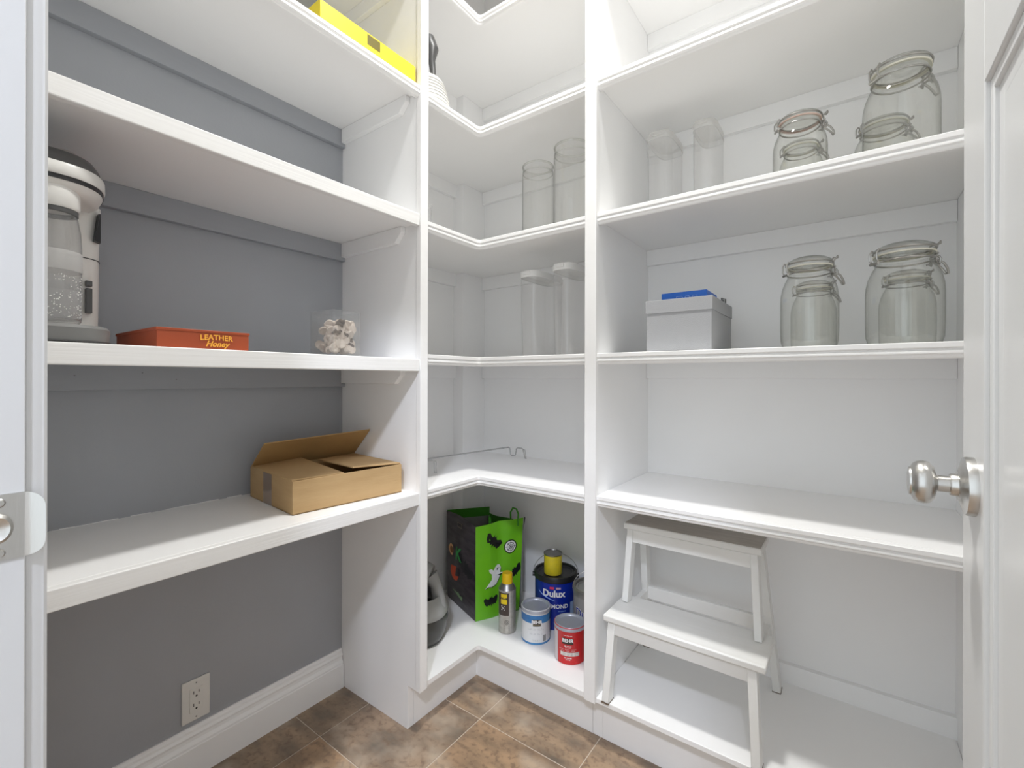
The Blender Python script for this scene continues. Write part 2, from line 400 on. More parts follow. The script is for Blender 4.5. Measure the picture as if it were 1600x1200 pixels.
cl = MB(); yv = YF+.002
while yv < .80:
    wv = random.uniform(.01, .045); hv = random.uniform(.0008, .0026)
    cl.box((.0002, yv, .7668), (.0010, yv+wv, .7668+hv))
    yv += wv + (0 if random.random() < .7 else random.uniform(.01, .04))
pa = cl.build('paint_line', white_b, bpy.data.objects['wall_left'], smooth=0); pa['kind'] = 'stuff'
nm = MB()
for yv, zv, m_ in ((.16, 1.128, 0), (.265, 1.131, 0), (.395, 1.139, 0), (.47, 1.122, 0)):
    nm.box((.0195, yv-.0014, zv-.0014), (.0198, yv+.0014, zv+.0014))
nm.build('nail_marks', greyp, bpy.data.objects['wall_left'], smooth=0)['kind'] = 'stuff'

# ------------------------------------------------------------------ corner shelves
XL, YR = .4126, 1.281
def lpath(z, rad=.012, n=5, xe=X2+.001, ys=Y1b-.001):
    P = [(XL, ys, z)]; N = [(1, 0)]
    c = (XL+rad, YR-rad)
    for k in range(n+1):
        a = PI - (PI/2)*k/n   # inner concave corner
        P.append((c[0]+rad*math.cos(a), c[1]+rad*math.sin(a), z)); N.append((-math.cos(a), -math.sin(a)))
    P.append((xe, YR, z)); N.append((0, -1))
    return P, N
def lboard(z0, z1, ins=.0195, xw=.0065, cut=True):
    P, N = lpath(0)
    front = [(p[0]-n[0]*ins, p[1]-n[1]*ins) for p, n in zip(P, N)]
    poly = front + [(X2+.001, YW-.0005), (.0665, YW-.0005), (.0665, 1.5745), (xw, 1.5745), (xw, Y1b-.001)]
    return MB().prism(poly, z0, z1, 'z')
Csh = [(2.452, 'highest L-shaped corner shelf, just under the ceiling'),
       (2.0447, 'L-shaped corner shelf with the ribbed white jug at its left end'),
       (1.6316, 'L-shaped corner shelf carrying the two lidless glass jars'),
       (1.2044, 'L-shaped corner shelf carrying the slim clear canisters with white lids'),
       (.7702, 'L-shaped corner shelf with only a wire rack lying on it'),
       (.1545, 'bottom L-shaped corner shelf with paint cans and green gift bag')]
for i, (z, lab) in enumerate(Csh):
    t = thing('corner_shelf', lab, 'shelf', (.25, 1.5, z-.03))
    if i < 5:
        lboard(z-.019, z).build('board', white_b, t, smooth=30)
        P, N = lpath(z)
        MB().sweep(P, N, prof_m).build('front_moulding', white_b, t, smooth=30)
        zc = z-.0192
        MB().box((.0065, Y1b, zc-.058), (.0245, 1.5745, zc)).build('wall_cleat', white, t, bevel=.0012)
        MB().box((.0667, YW-.019, zc-.058), (X2+.001, YW-.0005, zc)).build('wall_cleat', white, t, bevel=.0012)
    else:
        lboard(z-.0155, z, ins=0.0003).build('board', white_b, t, smooth=30)
        MB().box((.343, Y1b-.0015, 0.0003), (.361, 1.331, .1385)).box((.361, 1.331, 0.0003), (X2+.001, 1.349, .1385)).build('toe_kick', white, t, smooth=0)
# ------------------------------------------------------------------ right shelves
Rsh = [(2.452, 'highest shelf of the right-hand bay, just under the ceiling'),
       (2.0447, 'right-hand shelf directly above the upper row of clamp jars'),
       (1.6316, 'right-hand shelf with clamp jars and two cloudy-lidded canisters'),
       (1.2044, 'right-hand shelf holding the grey fabric bin and clamp jars'),
       (.7702, 'empty wide right-hand shelf above the step stool')]
for i, (z, lab) in enumerate(Rsh):
    t = thing('wall_shelf', lab, 'shelf', (1.3, 1.5, z-.03))
    MB().box((X2b-.0015, YR+.0195, z-.019), (XR-.0005, YW-.0005, z)).build('board', white_b, t, smooth=0)
    MB().sweep([(X2b, YR, z), (XR-.0005, YR, z)], [(0, -1), (0, -1)], prof_m).build('front_moulding', white_b, t, smooth=30)
    zc = z-.0192
    MB().box((X2b-.0015, YW-.019, zc-.058), (XR-.0005, YW-.0005, zc)).build('wall_cleat', white, t, bevel=.0012)
t = thing('floor_platform', 'low white platform under the step stool in the right-hand bay', 'platform', (1.3, 1.5, 0))
MB().box((X2b-.0015, YR, .139), (XR-.0005, YW-.0005, .1545)).build('board', white_b, t, bevel=.0015)
MB().box((X2b-.0015, 1.331, .0003), (XR-.0005, 1.349, .1385)).build('toe_kick', white, t, smooth=0)

# ------------------------------------------------------------------ outlet
t = thing('wall_outlet', 'white two-socket wall outlet low on the grey wall', 'outlet', (0, .524, .212))
yo, zo = .524, .212
MB().box((0.0002, yo-.035, zo-.0585), (.0055, yo+.035, zo+.0585)).build('cover_plate', whitep, t, bevel=.002)
MB().box((.004, yo-.0165, zo-.0335), (.0068, yo+.0165, zo+.0335)).build('socket_insert', whitep, t, bevel=.0008)
for s in (-1, 1):
    c = zo + s*.0175
    sb = MB().box((.0062, yo-.0075, c+.000), (.0072, yo-.0058, c+.0085)).box((.0062, yo+.0055, c+.001), (.0072, yo+.0072, c+.008))
    sb.add(*(lambda l: ([(.0072, yo+x, c-.0065+y) for x, y, z in l.v], [tuple(range(12))]))(MB().lathe([(.0027, 0)], seg=12)))
    sb.build('socket_slots', black, t, smooth=0)
    zz = zo + s*.048
    MB().add([(.0062, yo+.0022*math.cos(a*PI/5), zz+.0022*math.sin(a*PI/5)) for a in range(10)], [tuple(range(10))]).build('screw', greyp, t, smooth=0)

# ------------------------------------------------------------------ ceiling lamp of the pantry (out of frame)
t = thing('ceiling_lamp', 'round flush ceiling lamp above the pantry floor', 'lamp', (.95, .90, CZ-.03))
MB().lathe([(0, .0295), (.09, .0295), (.09, .012), (.085, .012), (0, .012)], (.95, .90, CZ-.03)).build('base', whitep, t)

# ------------------------------------------------------------------ step stool
zf = .1547; sx0, sx1 = .897, 1.330
t = thing('step_stool', 'white painted two-step wooden stool under the wide right shelf', 'step stool', (1.11, 1.46, zf))
stoolm = mat('stool_paint', (.83, .83, .81), .35, noise=((6, 60, 6), (.78, .775, .75), .6), bump=((8, 120, 8), .12))
worn = mat('worn_stool_top', (.52, .49, .45), .5, noise=((8, 70, 70), (.40, .37, .33), .8))
MB().box((sx0+.008, 1.435, zf+.480), (sx1-.022, 1.572, zf+.499)).build('top_step', stoolm, t, bevel=.003)
MB().box((sx0+.012, 1.439, zf+.4985), (sx1-.026, 1.568, zf+.5)).build('tread_surface', worn, t)
MB().box((sx0-.001, 1.298, zf+.232), (sx1+.006, 1.470, zf+.252)).build('lower_step', stoolm, t, bevel=.004)
for s, xt, xb in ((-1, sx0+.030, sx0+.017), (1, sx1-.042, sx1-.012)):
    # upright between the steps, long rear leg, short front leg
    MB().bar((xt, 1.452, zf+.480), (xt+(xb-xt)*.5, 1.425, zf+.2525), .020, .036, (0, 1, 0)).build('upright', stoolm, t, bevel=.002)
    MB().bar((xt-.002*s, 1.556, zf+.480), (xb+s*.004, 1.652, zf), .022, .036, (0, 1, 0)).build('leg', stoolm, t, bevel=.002)
    MB().bar((xt+(xb-xt)*.5, 1.322, zf+.232), (xb, 1.292, zf), .022, .034, (0, 1, 0)).build('leg', stoolm, t, bevel=.002)
    MB().bar((xt+(xb-xt)*.5 - .0*s, 1.335, zf+.207), (xt+(xb-xt)*.5, 1.612, zf+.207), .018, .040, (0, 0, 1)).build('side_rail', stoolm, t, bevel=.002)
MB().box((sx0+.036, 1.437, zf+.440), (sx1-.05, 1.452, zf+.4798)).build('apron', stoolm, t, bevel=.0015)
MB().box((sx0+.030, 1.305, zf+.196), (sx1-.034, 1.320, zf+.2318)).build('apron', stoolm, t, bevel=.0015)
MB().box((sx0+.022, 1.594, zf+.196), (sx1-.026, 1.610, zf+.240)).build('stretcher', stoolm, t, bevel=.0015)
MB().box((sx0+.036, 1.552, zf+.440), (sx1-.05, 1.566, zf+.4798)).build('apron', stoolm, t, bevel=.0015)

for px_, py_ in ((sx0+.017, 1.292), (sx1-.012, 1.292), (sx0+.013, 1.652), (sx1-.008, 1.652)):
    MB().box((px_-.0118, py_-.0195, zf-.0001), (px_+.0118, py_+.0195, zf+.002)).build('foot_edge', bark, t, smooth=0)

# ------------------------------------------------------------------ cardboard box
e1 = Vector((.09, .996, 0)).normalized(); e2 = Vector((-.996, .09, 0)).normalized()
o0 = Vector((.333, .628, .7675)); Lb, Db, Hb = .337, .296, .088; th = .004
t = thing('cardboard_box', 'open brown cardboard box on the lowest grey-wall shelf', 'box', tuple(o0 + e1*Lb/2 + e2*Db/2))
def bx(a0, a1, b0, b1, z0, z1):   # along the front, into depth, up
    m = MB(); q = lambda a, b, z: o0 + e1*a + e2*b + Vector((0, 0, z))
    return m.hexa([q(a0,b0,z0), q(a1,b0,z0), q(a1,b1,z0), q(a0,b1,z0), q(a0,b0,z1), q(a1,b0,z1), q(a1,b1,z1), q(a0,b1,z1)])
wl = bx(0, Lb, 0, th, 0, Hb); 
for a in (bx(0, Lb, Db-th, Db, 0, Hb), bx(0, th, th, Db-th, 0, Hb), bx(Lb-th, Lb, th, Db-th, 0, Hb), bx(0, Lb, 0, Db, 0, th)): wl.add(a.v, a.f)
wl.build('box_walls', cardm, t, bevel=.0008)
q = lambda a, b, z: o0 + e1*a + e2*b + Vector((0, 0, z))
def flap(p, name, m_):            # p: four corners; thickness along their normal
    n = (p[1]-p[0]).cross(p[3]-p[0]).normalized()*th
    MB().hexa(p + [v+n for v in p]).build(name, m_, t, bevel=.0006)
flap([q(0, .006, Hb), q(.150, .012, Hb-.004), q(.140, Db-.03, Hb+.012), q(0, Db-.006, Hb)], 'flap', cardm)
flap([q(Lb, Db-.006, Hb), q(Lb-.150, Db-.045, Hb+.002), q(Lb-.158, .016, Hb+.008), q(Lb, .006, Hb)], 'flap', cardm)
flap([q(0, Db, Hb), q(Lb, Db, Hb), q(Lb-.002, Db-.115, Hb+.098), q(.004, Db-.095, Hb+.082)], 'raised_flap', cardin)
flap([q(.006, th, Hb-.004), q(Lb-.006, th, Hb-.004), q(Lb-.03, .07, Hb-.055), q(.03, .07, Hb-.055)], 'folded_flap', cardin)
tp = MB(); tp.add([q(-.0006, .135, .0), q(-.0006, .195, .0), q(-.0006, .195, Hb), q(-.0006, .135, Hb), q(.035, .195, Hb+.0052), q(.035, .135, Hb+.0052)], [(0, 1, 2, 3), (3, 2, 4, 5)])
tp.build('packing_tape', tapem, t)

# ------------------------------------------------------------------ rust-red box with lettering
t = thing('leather_care_box', 'flat rust-red box with orange lettering on the third grey-wall shelf', 'box', (.265, .40, 1.1873))
MB().box((.134, .316, 1.1874), (.400, .489, 1.2262)).build('carton', leather, t, bevel=.0012)
MB().box((.132, .3145, 1.2215), (.4012, .4905, 1.2275)).build('lid_edge', leather, t, bevel=.001)
fn = lambda u, v: (.4018, .4225+u, 1.2125+v - 1.6*u*u)
text_on('LEATHER', .0155, orange, fn, t, bold=.0004)
text_on('Honey', .0165, orange, lambda u, v: (.4016, .4235+u, 1.1985+v), t, shear=.35, bold=.0005)

# ------------------------------------------------------------------ soda maker
sc_ = (.25, .178); z = 1.1873
t = thing('soda_maker', 'white and charcoal soda maker with bottle, beside the left door jamb', 'soda maker', (.25, .178, z))
MB().lathe([(0, 0), (.082, 0), (.086, .003), (.088, .028), (.084, .034), (0, .034)], (.262, .178, z), sx=1.55, power=2.8, seg=64).build('base', greyp, t)
MB().lathe([(0, .0), (.089, .0), (.089, .002), (0, .002)], (.262, .178, z+.0035), sx=1.555, power=2.8, seg=64).build('base_trim', darkp, t)
MB().lathe([(0, .032), (.090, .032), (.092, .25), (.094, .288), (0, .288)], (.20, .175, z), sx=.80, power=3.4, seg=64).build('column', whitep, t)
MB().lathe([(.0918, .178), (.0925, .1785), (.0925, .1795), (.0918, .18)], (.20, .175, z), sx=.805, power=3.4, seg=64).build('seam', darkp, t)
hd = (.252, .172, z)
MB().lathe([(0, .270), (.070, .270), (.082, .280), (.0865, .290), (0, .290)], hd, sx=1.45, power=2.6, seg=64).build('head_underside', whitep, t)
MB().lathe([(.084, .290), (.0875, .290), (.0875, .298), (.084, .298)], hd, sx=1.45, power=2.6, seg=64).build('vent_band', black, t)
MB().lathe([(0, .298), (.0885, .298), (.090, .302), (.0895, .318), (.088, .321), (0, .322)], hd, sx=1.45, power=2.6, seg=64).build('head_band', whitep, t)
MB().lathe([(0, .320), (.0865, .320), (.083, .336), (.076, .348), (.060, .356), (.03, .360), (0, .361)], hd, sx=1.43, power=2.5, seg=64).build('head_cap', darkp, t)
bt = MB().lathe([(0, 0), (.013, 0), (.014, .0015), (.012, .003), (0, .0035)], seg=30); o = MB()
o.add([(.346 + x*.62 + z_*.8, .196 + y, z+.3465 - x*.78 + z_*.6) for x, y, z_ in bt.v], bt.f); o.build('button', steel, t)
# carbonating bottle with collar
bc = (.335, .178, z)
MB().lathe([(.0, .036), (.036, .036), (.0395, .042), (.0405, .12), (.0405, .175), (.039, .205), (.035, .230), (.031, .246), (.030, .255)], bc, seg=48).build('bottle', clear('bottle_plastic', edge=(.25, .26, .26), tint=(.9, .9, .9), gain=1.5, haze=.12), t)
MB().lathe([(.0408, .132), (.0412, .133), (.0412, .166), (.0408, .167)], bc, seg=48).build('bottle_band', frost, t)
MB().lathe([(.0398, .045), (.0402, .046), (.0402, .118), (.0398, .12)], bc, seg=48).build('etched_band', clear('etched_plastic', edge=(.35, .36, .36), tint=(.8, .8, .8), gain=2, rough=.25, haze=.35), t)
MB().lathe([(.0, .285), (.036, .285), (.0385, .275), (.0385, .248), (.036, .244), (0, .244)], bc, seg=48).build('nozzle_collar', whitep, t)
MB().lathe([(.030, .244), (.0355, .244), (.0355, .236), (.029, .236)], bc, seg=48).build('nozzle_ring', darkp, t)
# latch slots on the column side
MB().box((.262, .236, z+.068), (.2745, .246, z+.118)).box((.262, .236, z+.122), (.2745, .246, z+.133)).build('side_slots', darkp, t, bevel=.001)
dr = MB()
for k in range(230):
    a_ = random.uniform(-1.6, 1.2); zz = .048 + random.random()**1.3*.075; rr = random.uniform(.0006, .0014)
    p = (bc[0]+.0404*math.cos(a_), bc[1]+.0404*math.sin(a_), z+zz)
    dr.add([(p[0]+rr, p[1], p[2]), (p[0], p[1]+rr, p[2]), (p[0]-rr, p[1], p[2]), (p[0], p[1]-rr, p[2]), (p[0], p[1], p[2]+rr), (p[0], p[1], p[2]-rr)], [(0,1,4),(1,2,4),(2,3,4),(3,0,4),(1,0,5),(2,1,5),(3,2,5),(0,3,5)])
dr.build('water_drops', mat('drop_white', (.8, .8, .78), .3), t)['kind'] = 'stuff'
sl = MB(); sl.hexa([(.255, .2485, z+.215), (.2745, .2485, z+.215), (.262, .2610, z+.215), (.250, .2610, z+.215), (.255, .256, z+.272), (.270, .256, z+.272), (.262, .2610, z+.275), (.250, .2610, z+.275)])
sl.build('pull_lever', black, t)

# ------------------------------------------------------------------ clear box of wood slices
z = 1.1873; bx0, bx1, by0, by1 = .250, .362, .722, .812; H = .128; th = .0035
t = thing('acrylic_box', 'clear square acrylic box filled with pale wood slices, third grey-wall shelf', 'container', ((bx0+bx1)/2, (by0+by1)/2, z))
ab = MB().box((bx0, by0, z), (bx1, by1, z+.003))
for a, b in (((bx0, by0), (bx1, by0+th)), ((bx0, by1-th), (bx1, by1)), ((bx0, by0+th), (bx0+th, by1-th)), ((bx1-th, by0+th), (bx1, by1-th))):
    ab.box((a[0], a[1], z+.003), (b[0], b[1], z+H))
ab.build('box_walls', acryl, t, smooth=0)
proto = None
for k in range(84):
    lay = k // 14
    if lay > 5: break
    px = bx0 + .02 + random.random()*(bx1-bx0-.04); py = by0 + .015 + random.random()*(by1-by0-.03)
    if k % 2 == 0: px = bx1 - .014 - random.random()*.012
    elif k % 5 == 1: py = by0 + .016
    pz = z + .018 + lay*.0135 + random.random()*.008
    if proto is None:
        rr = .0125
        m_ = MB().lathe([(0, -.0035), (rr*.96, -.0035), (rr, -.002), (rr, .002), (rr*.96, .0035), (0, .0035)], seg=18)
        proto = m_.build('wood_slice', woodslice, local=True); o = proto
    else:
        o = proto.copy(); C.objects.link(o)
    o.location = (px, py, pz); o.rotation_euler = (random.uniform(-1, 1)*1.1 + PI/2, random.uniform(-.8, .8), random.uniform(.7, 2.0))
    if k % 2 == 0: o.rotation_euler = (random.uniform(-.5, .5), PI/2+random.uniform(-.5, .5), random.uniform(-.3, .3))
    tag(o, 'round pale wood slice in the clear acrylic box', 'wood slice', 'wood slices in the acrylic box')
for k in range(7):
    px = bx1 - .012 - random.random()*.008; py = by0 + .018 + random.random()*.05; pz = z + .02 + random.random()*.075
    m_ = MB(); a = random.uniform(0, 6)
    m_.tube([(px-.008, py-.008, pz), (px, py, pz+.008), (px+.004, py+.008, pz+.002), (px-.003, py+.014, pz+.01)], [.002, .006, .005, .002], 7)
    o = m_.build('bark_piece', bark); tag(o, 'dark curled bark piece among the wood slices in the acrylic box', 'bark', 'bark pieces in the acrylic box')

# ------------------------------------------------------------------ yellow box on the top left shelf
t = thing('yellow_box', 'long yellow box lying on a shelf edge above the grey wall', 'box', (.33, .84, 2.0463))
MB().box((.265, .66, 2.0464), (.402, .984, 2.105)).build('carton', yellowm, t, bevel=.0015)
MB().box((.4015, .805, 2.072), (.4026, .848, 2.1)).build('brown_label', brownp, t)
# ------------------------------------------------------------------ ribbed jug on the top corner shelf
z = 2.0449; c = (.303, 1.113, z)
t = thing('ribbed_jug', 'white ribbed jug with a black handle behind the left upright, upper corner shelf', 'jug', c)
pr = [(0, 0), (.088, 0)]
for k in range(8): pr += [(.089-.002*k*(k/6), .006+k*.012), (.0865-.002*k*(k/6), .009+k*.012), (.089-.002*k*(k/6), .012+k*.012)]
pr += [(.064, .112), (.045, .125), (.035, .13), (0, .131)]
MB().lathe(pr, c, seg=48).build('body', whitep, t)
MB().tube([(c[0]+.028, c[1]+.012, z+.10), (c[0]+.030, c[1]+.012, z+.15), (c[0]+.022, c[1]+.012, z+.19), (c[0]+.026, c[1]+.012, z+.225), (c[0]+.01, c[1]+.012, z+.262), (c[0]-.03, c[1]+.012, z+.275)], [.012, .010, .013, .022, .024, .02], 14).build('handle', darkp, t)

# ------------------------------------------------------------------ small tumbler at the second corner shelf
z = 1.6318; c = (.345, 1.065, z)
t = thing('small_tumbler', 'small clear tumbler half hidden by the left upright, second corner shelf', 'glass', c)
MB().lathe([(0, .003), (.022, .003), (.024, .0), (.027, .0), (.031, .05), (.033, .072), (.0335, .074), (.031, .074), (.0285, .05), (.024, .006)], c, seg=32).build('cup', clear('white_tumbler', edge=(.6, .6, .6), tint=(.95, .95, .95), haze=.25), t)

# ------------------------------------------------------------------ lidless tall glass jars
def tall_jar(c, r, h, label):
    t = thing('glass_jar', label, 'jar', c, 'lidless tall glass jars')
    MB().lathe([(0, .006), (r*.9, .006), (r*.9, 0), (r*.96, .001), (r, .008), (r, h*.86), (r*.985, h*.885), (r*.955, h*.90), (r*.955, h*.965), (r*.99, h*.975), (r*.995, h*.99), (r*.96, h), (r*.91, h*.995)], c, seg=48).build('jar_body', glass, t)
    rm = MB(); rm.ring((c[0], c[1], c[2]+h*.985), r*.95, .0035, 48); rm.ring((c[0], c[1], c[2]+h*.905), r*.955, .0022, 48); rm.build('rim', glassg, t)
tall_jar((.557, 1.45, 1.6318), .059, .292, 'left of the two tall lidless glass jars, second corner shelf')
tall_jar((.722, 1.415, 1.6318), .064, .302, 'right of the two tall lidless glass jars, partly behind the right upright')

# ------------------------------------------------------------------ slim plastic canisters
def canister(x0, x1, y0, y1, z, h, label, lidm):
    cx, cy = (x0+x1)/2, (y0+y1)/2; a, b = (x1-x0)/2, (y1-y0)/2
    t = thing('food_canister', label, 'canister', (cx, cy, z), 'slim clear food canisters')
    k = dict(seg=64, sy=b/a, power=4)
    MB().lathe([(0, .002), (a*.86, .002), (a*.90, .006), (a*.95, h*.5), (a*.96, h-.02)], (cx, cy, z), **k).build('body', plastic, t)
    MB().lathe([(0, h-.008), (a*.90, h-.008), (a*.98, h-.024), (a, h-.022), (a*1.0, h-.006), (a*.96, h), (a*.80, h+.001), (a*.78, h-.003), (0, h-.003)], (cx, cy, z), **k).build('lid', lidm, t)
    MB().box((cx-a*.35, y0-.0035, z+h-.016), (cx+a*.35, y0+.006, z+h-.004)).build('lid_tab', lidm, t, bevel=.002)
lidw = mat('white_lid', (.80, .80, .79), .35)
canister(.505, .595, 1.385, 1.60, 1.2046, .318, 'left slim clear canister with white lid, middle corner shelf', lidw)
canister(.660, .750, 1.360, 1.58, 1.2046, .318, 'right slim clear canister with white lid, beside the right upright', lidw)
canister(.952, 1.038, 1.485, 1.665, 1.6318, .304, 'cloudy-lidded canister nearest the right upright, upper right shelf', frost)
canister(1.098, 1.172, 1.490, 1.650, 1.6318, .298, 'cloudy-lidded canister nearer the clamp jars, upper right shelf', frost)

# ------------------------------------------------------------------ clamp jars
def clamp_jar(c, R, H, label, ang=.55, gk=gasketm):
    t = thing('clamp_jar', label, 'jar', c, 'glass clamp-lid jars')
    P = [(0, .004), (R*.55, .004), (R*.80, 0), (R*.92, .004), (R*.985, .02), (R, .05), (R, H*.50), (R*.985, H*.58), (R*.93, H*.66), (R*.83, H*.735), (R*.755, H*.775), (R*.735, H*.80), (R*.735, H*.845), (R*.775, H*.852), (R*.775, H*.872), (R*.70, H*.872)]
    MB().lathe(P, c, seg=56).build('jar_body', glassg, t)
    MB().lathe([(R*.70, H*.8725), (R*.80, H*.8725), (R*.80, H*.887), (R*.70, H*.887)], c, seg=48).build('gasket', gk, t)
    MB().lathe([(0, H*.893), (R*.70, H*.888), (R*.785, H*.888), (R*.79, H*.90), (R*.79, H*.935), (R*.76, H*.948), (R*.70, H*.955), (R*.60, H*.975), (R*.50, H*.985), (0, H*.99)], c, seg=48).build('lid', glassg, t)
    wr = R*.021 + .0006
    def pp(a, r, z, s=0):   # polar with sideways offset s
        ca, sa = math.cos(a), math.sin(a); return (c[0]+ca*r-sa*s, c[1]+sa*r+ca*s, c[2]+z)
    aL, aR = ang + PI, ang
    b = MB(); b.ring((c[0], c[1], c[2]+H*.815), R*.755, wr, 48); b.ring((c[0], c[1], c[2]+H*.917), R*.80, wr, 48)
    b.build('wire_bands', wirem, t)
    hg = MB()
    for s in (-.16*R, .16*R):
        hg.tube([pp(aL, R*.76, H*.815, s), pp(aL, R*.86, H*.81, s), pp(aL, R*.93, H*.835, s), pp(aL, R*.93, H*.90, s), pp(aL, R*.86, H*.935, s), pp(aL, R*.80, H*.918, s)], wr, 7)
    hg.tube([pp(aL, R*.90, H*.80, -.19*R), pp(aL, R*.90, H*.80, .19*R)], wr*1.5, 7)
    hg.build('hinge_wire', wirem, t)
    lt = MB()
    for s in (-.15*R, .15*R):
        lt.tube([pp(aR, R*.80, H*.917, s), pp(aR, R*.90, H*.96, s), pp(aR, R*1.02, H*1.0, s*.8), pp(aR, R*1.06, H*.985, s*.5)], wr, 7)
        lt.tube([pp(aR, R*.86, H*.945, s*.6), pp(aR, R*.92, H*.88, s*.7), pp(aR, R*.90, H*.80, s*.8), pp(aR, R*.80, H*.79, s)], wr*1.15, 7)
        lt.tube([pp(aR, R*.92, H*.86, s*1.1), pp(aR, R*.99, H*.83, s*1.1), pp(aR, R*.95, H*.78, s*1.1), pp(aR, R*.86, H*.80, s*1.1)], wr*1.15, 7)
        lt.tube([pp(aR, R*.94, H*.82, s*.9), pp(aR, R*1.12, H*.79, s*.8), pp(aR, R*1.24, H*.745, s*.6), pp(aR, R*1.31, H*.70, s*.35)], wr*1.2, 7)
    lt.tube([pp(aR, R*1.06, H*.985, -.075*R), pp(aR, R*1.06, H*.985, .075*R)], wr, 7)
    lt.tube([pp(aR, R*1.31, H*.70, -.06*R), pp(aR, R*1.31, H*.70, .06*R)], wr*1.2, 7)
    lt.tube([pp(aR, R*.91, H*.885, -.16*R), pp(aR, R*.91, H*.885, .16*R)], wr*1.2, 7)
    lt.tube([pp(aR, R*.93, H*.815, -.17*R), pp(aR, R*.93, H*.815, .17*R)], wr*1.2, 7)
    lt.build('clamp_lever', wirem, t)
z = 1.2046
clamp_jar((1.418, 1.405, z), .064, .236, 'clamp jar nearer the grey bin, front row, middle right shelf')
clamp_jar((1.418, 1.580, z), .056, .205, 'clamp jar directly behind the one nearer the grey bin')
clamp_jar((1.604, 1.405, z), .072, .240, 'largest clamp jar at the right end of the middle right shelf')
clamp_jar((1.622, 1.570, z), .058, .205, 'clamp jar directly behind the largest one, middle right shelf')
z = 1.6318
pink = mat('pink_gasket', (.62, .46, .40), .6)
clamp_jar((1.395, 1.430, z), .062, .194, 'pinkish-ringed clamp jar nearer the canisters, upper right shelf', .45, pink)
clamp_jar((1.388, 1.560, z), .055, .178, 'clamp jar hidden behind the pinkish-ringed one, upper right shelf', .45)
clamp_jar((1.598, 1.420, z), .072, .248, 'tallest clamp jar at the right end of the upper right shelf', .7)
clamp_jar((1.575, 1.590, z), .066, .195, 'short clamp jar seen through the tallest one, upper right shelf', .5)

# ------------------------------------------------------------------ grey fabric bin with blue box
z = 1.2046
t = thing('storage_bin', 'square light grey fabric bin on the middle right shelf', 'bin', (1.11, 1.46, z))
x0, x1, y0, y1_ = 1.019, 1.200, 1.330, 1.585; h = .149; th = .004
b = MB().box((x0, y0, z), (x1, y1_, z+.004)).box((x0, y0, z), (x1, y0+th, z+h)).box((x0, y1_-th, z), (x1, y1_, z+h)).box((x0, y0+th, z), (x0+th, y1_-th, z+h)).box((x1-th, y0+th, z), (x1, y1_-th, z+h))
b.build('bin_walls', binm, t, bevel=.001)
b = MB(); e = .0022
b.box((x0-e, y0-e, z+h-.037), (x1+e, y0-.0002, z+h+.001)).box((x0-e, y0, z+h-.037), (x0-.0002, y1_+e, z+h+.001)).box((x1+.0002, y0, z+h-.037), (x1+e, y1_+e, z+h+.001)).box((x0, y1_+.0002, z+h-.037), (x1, y1_+e, z+h+.001))
b.build('folded_rim', binm, t, bevel=.0008)
t = thing('blue_box', 'bright blue carton sticking out of the grey fabric bin', 'box', (1.12, 1.43, z+.03))
MB().box((1.048, 1.375, z+.0045), (1.176, 1.50, z+h+.027)).build('carton', blue, t, bevel=.001)
pts = [(1.092, .0), (1.092, .012), (1.108, .012), (1.110, .004), (1.116, .004), (1.118, .012), (1.128, .012), (1.130, .004), (1.136, .004), (1.138, .012), (1.150, .012), (1.150, 0)]
MB().tube([(a, 1.3748, z+h+.002+b_) for a, b_ in pts], .0007, 5).build('printed_outline', bluel, t)
t = thing('metal_clip', 'small dark-edged clip standing up at the back of the grey bin', 'clip', (1.186, 1.55, z+.12))
m_ = MB(); m_.tube([(1.180, 1.545, z+.12), (1.180, 1.545, z+.174), (1.186, 1.572, z+.174), (1.186, 1.572, z+.12)], .002, 6); m_.build('frame', darkp, t)
MB().box((1.1805, 1.549, z+.12), (1.184, 1.568, z+.171)).build('plate', greyp, t)

# ------------------------------------------------------------------ wire rack lying on the corner shelf
t = thing('wire_rack', 'thin chrome wire rack with bent hook ends on the corner shelf', 'rack', (.2, 1.45, .7704))
m_ = MB()
def hookend(p, d, f):      # d: along rod, f: foot direction
    p, d = Vector(p), Vector(d).normalized(); u = Vector((0, 0, 1))
    return [p, p+d*.006-u*.004, p+d*.010-u*.030, p+d*.014-u*.036, p+d*.032-u*.036, p+d*.036-u*.030, p+d*.040-u*.004, p+d*.046, p+d*.068, p+d*.073-u*.004]
A = Vector((.215, 1.185, .822)); B = Vector((.262, 1.665, .817))
hk = []
rodd = (B-A).normalized()
m_.tube([A - rodd*.10, A, B], .0031, 8)
# right hook: turns along the back wall
D = Vector((1, .12, 0))
hp = hookend(B, D, None); m_.tube(hp, .0026, 8)
end = hp[-1]; m_.tube([end, end + Vector((.012, .0, -.040)), end + Vector((.018, .0, -.041)), end + Vector((.010, 0, -.002)), end + Vector((.004, 0, 0))], .0019, 8)
hp = hookend(A + Vector((-.03, .02, -.004)), Vector((.5, .45, 0)), None); hp = [h_ - Vector((-.002, .03, 0)) for h_ in hp]
m_.tube([A] + hp, .0026, 8); end = hp[-1]
m_.tube([end, end + Vector((.0, .002, -.043)), end + Vector((.007, .004, -.044)), end + Vector((.007, .004, -.0)), end], .0019, 8)
m_.build('bent_wire', chrome, t)
MB().tube([A.lerp(B, .66), A.lerp(B, .69)], .0033, 8).build('joint', chrome, t)

